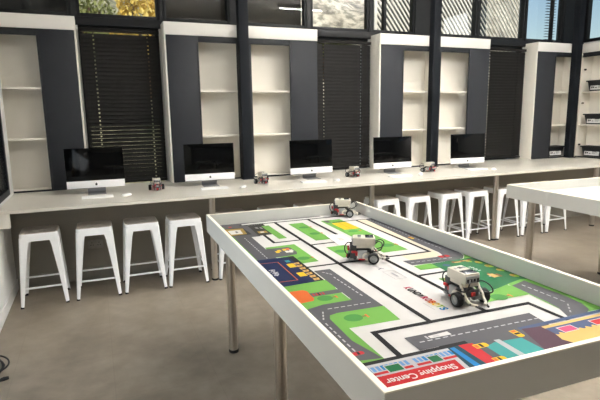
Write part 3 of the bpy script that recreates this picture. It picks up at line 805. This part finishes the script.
# green blocks in the middle
Rc('G', .538, .19, .645, .69); Bush(.60, .33); Bush(.60, .52); Rc('G', .532, .852, .655, 1.08); Bush(.575, .96)
P('G', (.782, .192), (.935, .192), (.935, 1.083), (.776, 1.083)); Rc('Y', .822, .298, .932, .505); Ln('OC', .005, (.875, .30), (.875, .505)); Rc('GR', .80, .20, .835, .27)
Bush(.855, .565); Bush(.875, .955, 1.2)
# tape lines
Ln('K', .022, (.466, .098), (.466, 1.943)); Ln('K', .022, (.720, .098), (.720, 1.943)); Ln('K', .020, (.466, .768), (.720, .768)); Ln('K', .020, (.296, 1.157), (1.018, 1.164))
Ln('K', .018, (.85, .272), (1.15, .276)); Ln('K', .020, (1.027, .276), (1.018, 1.164)); Ln('K', .020, (.720, 1.488), (.905, 1.485))
Ln('K', .022, (.229, 1.943), (.932, 1.946)); Ln('K', .022, (.229, 1.943), (.222, 2.122)); Ln('K', .022, (.932, 1.946), (.938, 2.115)); Ln('K', .020, (.02, 2.128), (.46, 2.128))
# right road
P('CR', (1.032, .287), (1.108, .287), (1.062, .95), (1.045, 1.20), (1.03, 1.245), (.99, 1.262), (.83, 1.262), (.83, 1.176), (1.032, 1.176))
P('GR', (1.10, .262), (1.1565, .265), (1.1565, 1.24), (1.14, 1.30), (1.10, 1.345), (1.05, 1.355), (.79, 1.340), (.786, 1.258), (.99, 1.268), (1.04, 1.252), (1.055, 1.20), (1.062, .95))
Dash(1.125, .30, 1.115, 1.15, 24, .005); Dash(1.06, 1.31, .80, 1.30, 8, .005); Car(1.035, 1.272, 'R', 0, 1.4); Car(1.098, .868, 'Y', 1, 1)
P('G', (.790, 1.352), (.892, 1.350), (.900, 1.430), (.785, 1.420)); P('G', (1.10, 1.35), (1.145, 1.30), (1.1565, 1.27), (1.1565, 1.40), (1.10, 1.40))
P('FOR', (.894, 1.354), (1.1565, 1.35), (1.1565, 1.72), (1.12, 1.72), (.873, 1.785)); P('DGB', (.90, 1.46), (1.03, 1.44), (1.05, 1.66), (.885, 1.72)); P('DT', (.873, 1.785), (.893, 1.55), (.903, 1.55), (.886, 1.782))
P('WAVE', (.925, 1.40), (.95, 1.385), (.972, 1.41), (.945, 1.43)); 
for a in range(7): P('BR', (1.0+.017*a, 1.37+.004*(a % 2)), (1.02+.017*a, 1.366+.006*(a % 3)), (1.022+.017*a, 1.388), (1.0+.017*a, 1.392))
Rc('TAN', 1.01, 1.384, 1.05, 1.394); Rc('TAN', 1.07, 1.375, 1.10, 1.384)
for u, v, s in ((1.125, 1.43, 1), (1.13, 1.50, 1.2), (1.135, 1.57, 1), (1.135, 1.66, 1.1), (1.09, 1.395, .8)): El('OC', u, v, .016*s, .020*s, 9); El('LIME', u+.006, v+.012, .010*s, .012*s, 8)
for i in range(6): Rc('W', 1.022+(i % 3)*.006, 1.475+i*.012, 1.042+(i % 2)*.006, 1.481+i*.012)
P('TAN', (1.03, 1.60), (1.062, 1.60), (1.066, 1.645), (1.03, 1.65)); P('BR', (1.04, 1.585), (1.05, 1.585), (1.05, 1.60), (1.04, 1.60)); Rc('BR', 1.066, 1.61, 1.082, 1.65); Rc('LG', 1.02, 1.62, 1.03, 1.632)
P('G', (.785, 1.56), (.868, 1.56), (.872, 1.79), (1.01, 1.745), (1.035, 1.80), (1.01, 1.875), (.787, 1.875)); Bush(.872, 1.85, 1.1)
P('G', (1.02, 1.74), (1.12, 1.715), (1.1565, 1.72), (1.1565, 2.10), (.99, 2.10))
P('GR', (1.022, 1.765), (1.122, 1.735), (1.132, 1.95), (1.122, 2.03), (1.095, 2.085), (1.06, 2.105), (.962, 2.103), (1.0, 2.03), (1.012, 1.96))
Dash(1.070, 1.77, 1.076, 2.0, 7, .006); Dash(1.07, 2.01, 1.0, 2.085, 3, .006)
# near road
P('GR', (.303, 2.020), (.858, 2.022), (.84, 2.14), (.74, 2.38), (.36, 2.38), (.46, 2.14), (.46, 2.118), (.300, 2.118))
Dash(.33, 2.068, .86, 2.072, 17); P('W', (.385, 2.040), (.470, 2.034), (.470, 2.060), (.385, 2.058)); Rc('LG', .372, 2.036, .380, 2.058); Rc('GYL', .40, 2.043, .425, 2.054)
# shopping centre
Rc('LG', .02, 2.138, .402, 2.38); Rc('GYL', .02, 2.140, .392, 2.150)
for i in range(22):
    u = .03+i*.0165
    if abs(u-.232) < .012: continue
    Rc('LB' if i % 3 else 'BL', u, 2.153, u+.0115, 2.180)
Rc('RED2', .03, 2.186, .225, 2.199); Rc('RED2', .24, 2.186, .392, 2.199); Rc('LG', .137, 2.158, .194, 2.201); Rc('DGB', .141, 2.162, .190, 2.199); Rc('LG', .290, 2.160, .336, 2.201); Rc('DGB', .294, 2.163, .332, 2.199)
P('RED2', (.02, 2.208), (.366, 2.208), (.345, 2.38), (.02, 2.38))
P('DT', (.392, 2.138), (.46, 2.134), (.452, 2.38), (.36, 2.38)); P('BL', (.398, 2.142), (.416, 2.141), (.416, 2.38), (.392, 2.38)); P('R', (.436, 2.134), (.490, 2.140), (.474, 2.38), (.440, 2.38)); P('K', (.372, 2.117), (.478, 2.117), (.478, 2.136), (.372, 2.138))
P('TEAL', (.515, 2.178), (.56, 2.164), (.67, 2.172), (.676, 2.38), (.512, 2.38)); P('LG', (.570, 2.150), (.593, 2.152), (.590, 2.38), (.563, 2.38))
Car(.505, 2.165, 'Y', 0, 1.15); Car(.681, 2.142, 'Y', 1, 1.15); Car(.497, 2.258, 'Y', 0, 1)
# theatre
P('STG', (.735, 2.135), (1.1565, 2.135), (1.1565, 2.38), (.735, 2.38)); Ln('WAVE', .020, (.725, 2.117), (1.15, 2.112)); Ln('STG', .012, (.80, 2.139), (1.15, 2.137))
wv = [(.80, 2.150), (1.1565, 2.146), (1.1565, 2.19)]
for i in range(11, -1, -1):
    u = .795+i*.031; wv += [(u+.025, 2.190), (u+.017, 2.202), (u+.008, 2.202), (u, 2.192)]
P('WAVE', *wv); P('PUR', (.722, 2.120), (.80, 2.130), (.800, 2.19), (.785, 2.235), (.80, 2.27), (.80, 2.38), (.64, 2.38), (.675, 2.264))
for u in (.842, .998): Rc('W', u-.004, 2.160, u+.066, 2.201); Rc('PK' if u < .9 else 'R', u, 2.163, u+.062, 2.198)
Ln('LG', .003, (.60, 1.37), (.66, 1.37), (.66, 1.49), (.60, 1.49), (.60, 1.37)); Rc('LG', .626, 1.40, .638, 1.46)
Ln('N', .004, (.60, 1.27), (.625, 1.285)); Ln('N', .004, (.612, 1.31), (.63, 1.335)); Ln('N', .004, (.60, 1.335), (.622, 1.32))

def glyphs(text, size, bold=.0):
    cu = bpy.data.curves.new('t', 'FONT'); cu.body = text; cu.size = size; cu.offset = bold; cu.resolution_u = 3
    ob = bpy.data.objects.new('t', cu); COL.objects.link(ob); bpy.context.view_layer.update()
    me = bpy.data.meshes.new_from_object(ob.evaluated_get(bpy.context.evaluated_depsgraph_get()))
    bm = bmesh.new(); bm.from_mesh(me); bpy.data.objects.remove(ob); bpy.data.curves.remove(cu); bpy.data.meshes.remove(me)
    return bm
lay[0] += 2
bm = glyphs('Shopping Center', .047, .0009)
w = max(v.co.x for v in bm.verts)
zt = Z0+.000005*lay[0]+.00015
mt.bm(bm, 'ink_W', Matrix.Translation((.345, -2.2285, zt)) @ Matrix.Rotation(PI, 4, 'Z') @ Matrix.Diagonal((.243/w, .84, 1, 1)))
v0 = 1.598
for ch, c in zip('KUNDWROBOTS', ('PKK', 'K', 'K', 'K', 'K', 'PKK', 'R', 'O', 'Y', 'LIME', 'BL')):
    bm = glyphs(ch, .046, .0016); w = max(v.co.x for v in bm.verts)
    mt.bm(bm, 'ink_'+c, Matrix.Translation((.571, -v0, zt)) @ Matrix.Rotation(-PI/2, 4, 'Z') @ Matrix.Diagonal((.0235/w, 1, 1, 1))); v0 += .0253
Rc('GYL', .545, 1.78, .549, 1.86)
mo = mt.build('road_mat', recalc=False)
mo.location = (TO[0], TO[1], .0012); mo.rotation_euler = (0, 0, TA)
tag(mo, 'printed road map mat with green blocks and black lines lying in the big table', 'mat')
def tab(u, v, z=0):
    c, s = math.cos(TA), math.sin(TA)
    return (TO[0]+c*u+s*v, TO[1]+s*u-c*v, z)
# paper sheet under the middle robot
pp = MB(); pp.box((-.055, -.125, 0), (.055, .125, .0012), 'paper')
for i in range(5): pp.box((-.02+.004*(i % 2), -.03+i*.016, .0012), (.02, -.022+i*.016, .0014), 'wall_grey')
ZMAT = Z0+.0012+.000005*lay[0]+.0005
po = pp.build('paper_sheet'); po.location = tab(.684, .735, ZMAT+.0005); po.rotation_euler = (0, 0, TA-.10)
tag(po, 'white paper card with grey print lying behind the middle robot', 'paper')

# robots on the mat and on the worktop
r0 = robot()
def face(su, sv): return math.atan2(-sv, su)+TA
tips = [(tab(.712, 1.863, ZMAT), face(0, -1), 'white and grey wheeled robot nearest the viewer, its wheels towards the viewer'),
        (tab(.650, 1.185, ZMAT), face(-.90, -.43), 'white and grey wheeled robot in the middle of the mat, facing left'),
        (tab(1.050, .118, ZMAT), face(-.92, -.40), 'white and grey wheeled robot in the far corner of the mat'),
        ((.565, .645, CT), math.radians(-92), 'small wheeled robot between the first and second computers from left'),
        ((1.690, .570, CT), math.radians(-84), 'small wheeled robot in front of the first column'),
        ((2.860, .60, CT), math.radians(-86), 'small wheeled robot between the third and fourth computers'),
        ((3.925, .57, CT), math.radians(-74), 'small wheeled robot in front of the second column')]
for i, (p, a, lab) in enumerate(tips):
    if i == 0: r0.location = p; r0.rotation_euler = (0, 0, a); r0['label'] = lab
    else: dup(r0, p, a, lab)

# coiled cable on the floor at the left
cb = empty('power_lead', 'coiled black power lead lying on the floor at the left edge', 'cable', (-.76, -1.14, 0))
pts = []
for i in range(150):
    t = i/149; a = 2*PI*3.3*t+.6
    pts.append((-.02+(.115+.018*math.sin(5*t*PI))*math.cos(a)+.01*math.sin(9*t), .02+(.14+.02*math.sin(7*t))*math.sin(a), .009+.030*t+.012*max(0, math.sin(a))))
end = pts[0]
MB().tube(pts, .0055, 'rubber', 8).build('coil', cb)
lead = bez([pts[0], (pts[0][0]+.01, pts[0][1]-.06, .008), (.02, -.17, .007), (.08, -.15, .008)], 8)
MB().tube(lead, .0055, 'rubber', 8).build('loose_end', cb)
MB().tube([(.075, -.152, .009), (.095, -.145, .011), (.115, -.138, .012), (.14, -.13, .011)], [.006, .010, .013, .010], 'rubber', 12).build('plug', cb)

# ---------------------------------------------------------------- suspended lamps
def lamp(x, y, lab, hl=.75):
    r = empty('linear_pendant', lab, 'lamp', (x, y, 3.47), 0, 'suspended linear lamps')
    MB().box((-hl, -.035, 0), (hl, .035, .06), 'white_plastic', .006).build('housing', r)
    MB().box((-hl+.02, -.028, -.012), (hl-.02, .028, .001), 'lamp', .004).build('diffuser', r)
    for s in (-hl*.8, hl*.8): MB().cyl((s, 0, .06), (s, 0, ZC-3.47), .0025, 'steel', 8).build('wire', r)
    ld = bpy.data.lights.new('lamp_light', 'AREA'); ld.shape = 'RECTANGLE'; ld.size = hl*2-.05; ld.size_y = .06; ld.energy = LAMP; ld.color = (1, .985, .955)
    lo = bpy.data.objects.new('lamp_light', ld); COL.objects.link(lo); lo.parent = r; lo.location = (0, 0, -.02)
    lu = ld.copy(); lu.energy = LAMP_UP; lv = bpy.data.objects.new('lamp_light', lu); COL.objects.link(lv); lv.parent = r; lv.location = (0, 0, .07); lv.rotation_euler = (PI, 0, 0)  # added unseen up-light, softens the room by bounce off the ceiling
LAMP = 22; LAMP_UP = 124
for a_ in ((3.58, -1.1, 'short suspended white linear lamp mirrored in the clerestory glass', .42),
                  (2.5, -2.9, 'suspended white linear lamp above the gap between the tables'), (5.6, -3.1, 'suspended white linear lamp near the right wall')):
    lamp(*a_)

# ---------------------------------------------------------------- outdoors
struct(MB().box((-30, YB+.25, -.4), (60, 12, -.2), 'concrete_out'), 'ground')
hv = []; hf = []; nx, ny = 90, 50
for j in range(ny+1):
    for i in range(nx+1):
        y = 9+j*1.1; xx = -40+i*1.1
        ratio = xx/(y+4.64)
        fall = min(1, max(0, (1.10-ratio)/.10))
        h = (y-9)*.62*fall-.4+(noise.noise(Vector((xx*.16, y*.16, 1)))*1.3+noise.noise(Vector((xx*.5, y*.5, 4)))*.4)*(.3+fall)
        hv.append((xx, y, h))
for j in range(ny):
    for i in range(nx):
        a = j*(nx+1)+i; hf.append((a, a+1, a+nx+2, a+nx+1))
hb = MB(); hb.add(hv, hf, 'hill'); struct(hb, 'hillside')
def shrub(lab, x, y, z, w, h, leaf, n, seed):
    rnd = random.Random(seed)
    r = empty('shrub', lab, 'shrub', (x, y, z), 0, 'shrubs on the hillside')
    st = MB()
    for k in range(5):
        a = k*1.3; st.tube(bez([(0, 0, -.3), (.1*w*math.cos(a), .1*w*math.sin(a), h*.35), (.3*w*math.cos(a), .3*w*math.sin(a), h*.8)], 4), [.05]*8+[.03], 'bark', 6)
    st.build('stem', r)
    b = MB()
    for _ in range(n):
        a = rnd.uniform(0, 2*PI); c = rnd.uniform(-.4, 1); rr = rnd.uniform(.55, 1)**.5*(1+.25*math.sin(a*3+c*4))
        p = Vector((w/2*rr*math.sqrt(max(0, 1-c*c*.9))*math.cos(a), w/2*rr*math.sqrt(max(0, 1-c*c*.9))*math.sin(a), h*.5+h*.5*c*rr))
        s = rnd.uniform(.05, .11); q = Matrix.Rotation(rnd.uniform(0, 6), 4, 'Z') @ Matrix.Rotation(rnd.uniform(0, 3), 4, 'X'); q.translation = p
        b.add([(-s*.5, 0, 0), (0, -s, 0), (s*.5, 0, .01), (0, s, 0)], [(0, 1, 2, 3)], leaf, q)
    b.build('foliage', r)
shrub('yellow autumn shrub on the hillside outside the left clerestory pane', 1.62, 10.4, 2.4, 1.9, 2.9, 'leaf_y', 3000, 1)
shrub('olive green shrub on the hillside at the left of the left clerestory pane', -.1, 12.8, 3.2, 2.0, 2.1, 'leaf_g', 2200, 2)
shrub('low green shrub at the foot of the pale hillside in the middle clerestory pane', 7.0, 10.0, 2.95, 1.6, 1.2, 'leaf_g', 1800, 3)
# dark neighbouring wall and the diagonal sun slats before it
struct(MB().box((5.27, 4.1, -.3), (8.05, 4.4, 7), 'out_dark'), 'wall_outside')
def sun_screen(lab, x0, x1, hw, xs, loc=(6.5, 3.55, 0), rz=0, za=2.6, zb=5.2, SL=1.25, mt='slat'):
    sr = empty('sun_screen', lab, 'screen', loc, rz, 'outdoor sun screens')
    b = MB(); k = -3.0
    while k < 6.6:
        xa, xb = k, k-(zb-za)/SL
        lo_, hi_ = max(x0, min(xa, xb)), min(x1, max(xa, xb))
        if hi_-lo_ > .02:
            p = Vector((lo_, 0, za+(k-lo_)*SL)); q = Vector((hi_, 0, za+(k-hi_)*SL))
            d = (q-p).normalized(); n_ = Vector((-d.z, 0, d.x))*hw
            v_ = [p+n_, q+n_, q-n_, p-n_]; v_ = [v+Vector((0, -.012, 0)) for v in v_]+[v+Vector((0, .012, 0)) for v in v_]
            b.add(v_, [(0, 1, 2, 3), (7, 6, 5, 4), (0, 4, 5, 1), (1, 5, 6, 2), (2, 6, 7, 3), (3, 7, 4, 0)], mt)
        k += .098 if mt == 'slat' else .12
    b.build('slats', sr)
    for x in xs: MB().box((x-.03, -.03, -.3), (x+.03, .05, zb+.1), mt, .004).build('post', sr)
sun_screen('white diagonal slats of an outdoor sun screen before a dark wall', -1.56, .80, .017, (-1.56, .82))
sun_screen('sparse white diagonal slats outdoors before the pale hillside', .86, 2.0, .007, (2.03,))

# ---------------------------------------------------------------- light
w = bpy.data.worlds.new('world'); sc.world = w; w.use_nodes = True
N, L = w.node_tree.nodes, w.node_tree.links
sky = N.new('ShaderNodeTexSky'); sky.sky_type = 'NISHITA'; sky.sun_disc = False; sky.sun_elevation = math.radians(42); sky.sun_rotation = math.radians(200); sky.air_density = 1.2; sky.dust_density = .6
bg = N['Background']; L.new(sky.outputs['Color'], bg.inputs['Color']); bg.inputs['Strength'].default_value = .06
sd = bpy.data.lights.new('sun', 'SUN'); sd.energy = 2.1; sd.angle = .01; sd.color = (1, .95, .86)
so = bpy.data.objects.new('sun', sd); COL.objects.link(so)
so.rotation_euler = Vector((0, .8, -.6)).to_track_quat('-Z', 'Y').to_euler()
def win_light(loc, d, sx, sy, e, col):
    ld = bpy.data.lights.new('daylight', 'AREA'); ld.shape = 'RECTANGLE'; ld.size = sx; ld.size_y = sy; ld.energy = e; ld.color = col
    o = bpy.data.objects.new('daylight', ld); COL.objects.link(o); o.location = loc; o.rotation_euler = Vector(d).to_track_quat('-Z', 'Z').to_euler()
win_light((XL-.3, -1.6, 1.8), (1, .5, -.03), 1.15, 3.1, 17, (.90, .96, 1))
win_light((XR+.35, -2.1, 3.2), (-1, 0, -.2), 5.8, .95, 115, (1, .97, .92))

# ---------------------------------------------------------------- camera
cd = bpy.data.cameras.new('camera'); cam = bpy.data.objects.new('camera', cd); COL.objects.link(cam)
F_, YAW, PIT, ROL = 491.81, .3926, .1742, -.0151
cd.sensor_width = 36; cd.lens = F_*36/600; cd.clip_start = .05; cd.clip_end = 300
fw = Vector((math.sin(YAW)*math.cos(PIT), math.cos(YAW)*math.cos(PIT), -math.sin(PIT))); rt = Vector((math.cos(YAW), -math.sin(YAW), 0)); up = rt.cross(fw)
r2 = rt*math.cos(ROL)+up*math.sin(ROL); u2 = -rt*math.sin(ROL)+up*math.cos(ROL)
mw = Matrix((r2, u2, -fw)).transposed().to_4x4(); mw.translation = (0, -4.6447, 1.6329); cam.matrix_world = mw
sc.camera = cam
vs = sc.view_settings
vs.view_transform = 'Standard'; vs.look = 'None'; vs.gamma = 1; vs.use_curve_mapping = False; vs.exposure = .98
sc.cycles.max_bounces = 8; sc.cycles.diffuse_bounces = 5; sc.cycles.transparent_max_bounces = 12
sc.cycles.use_denoising = True
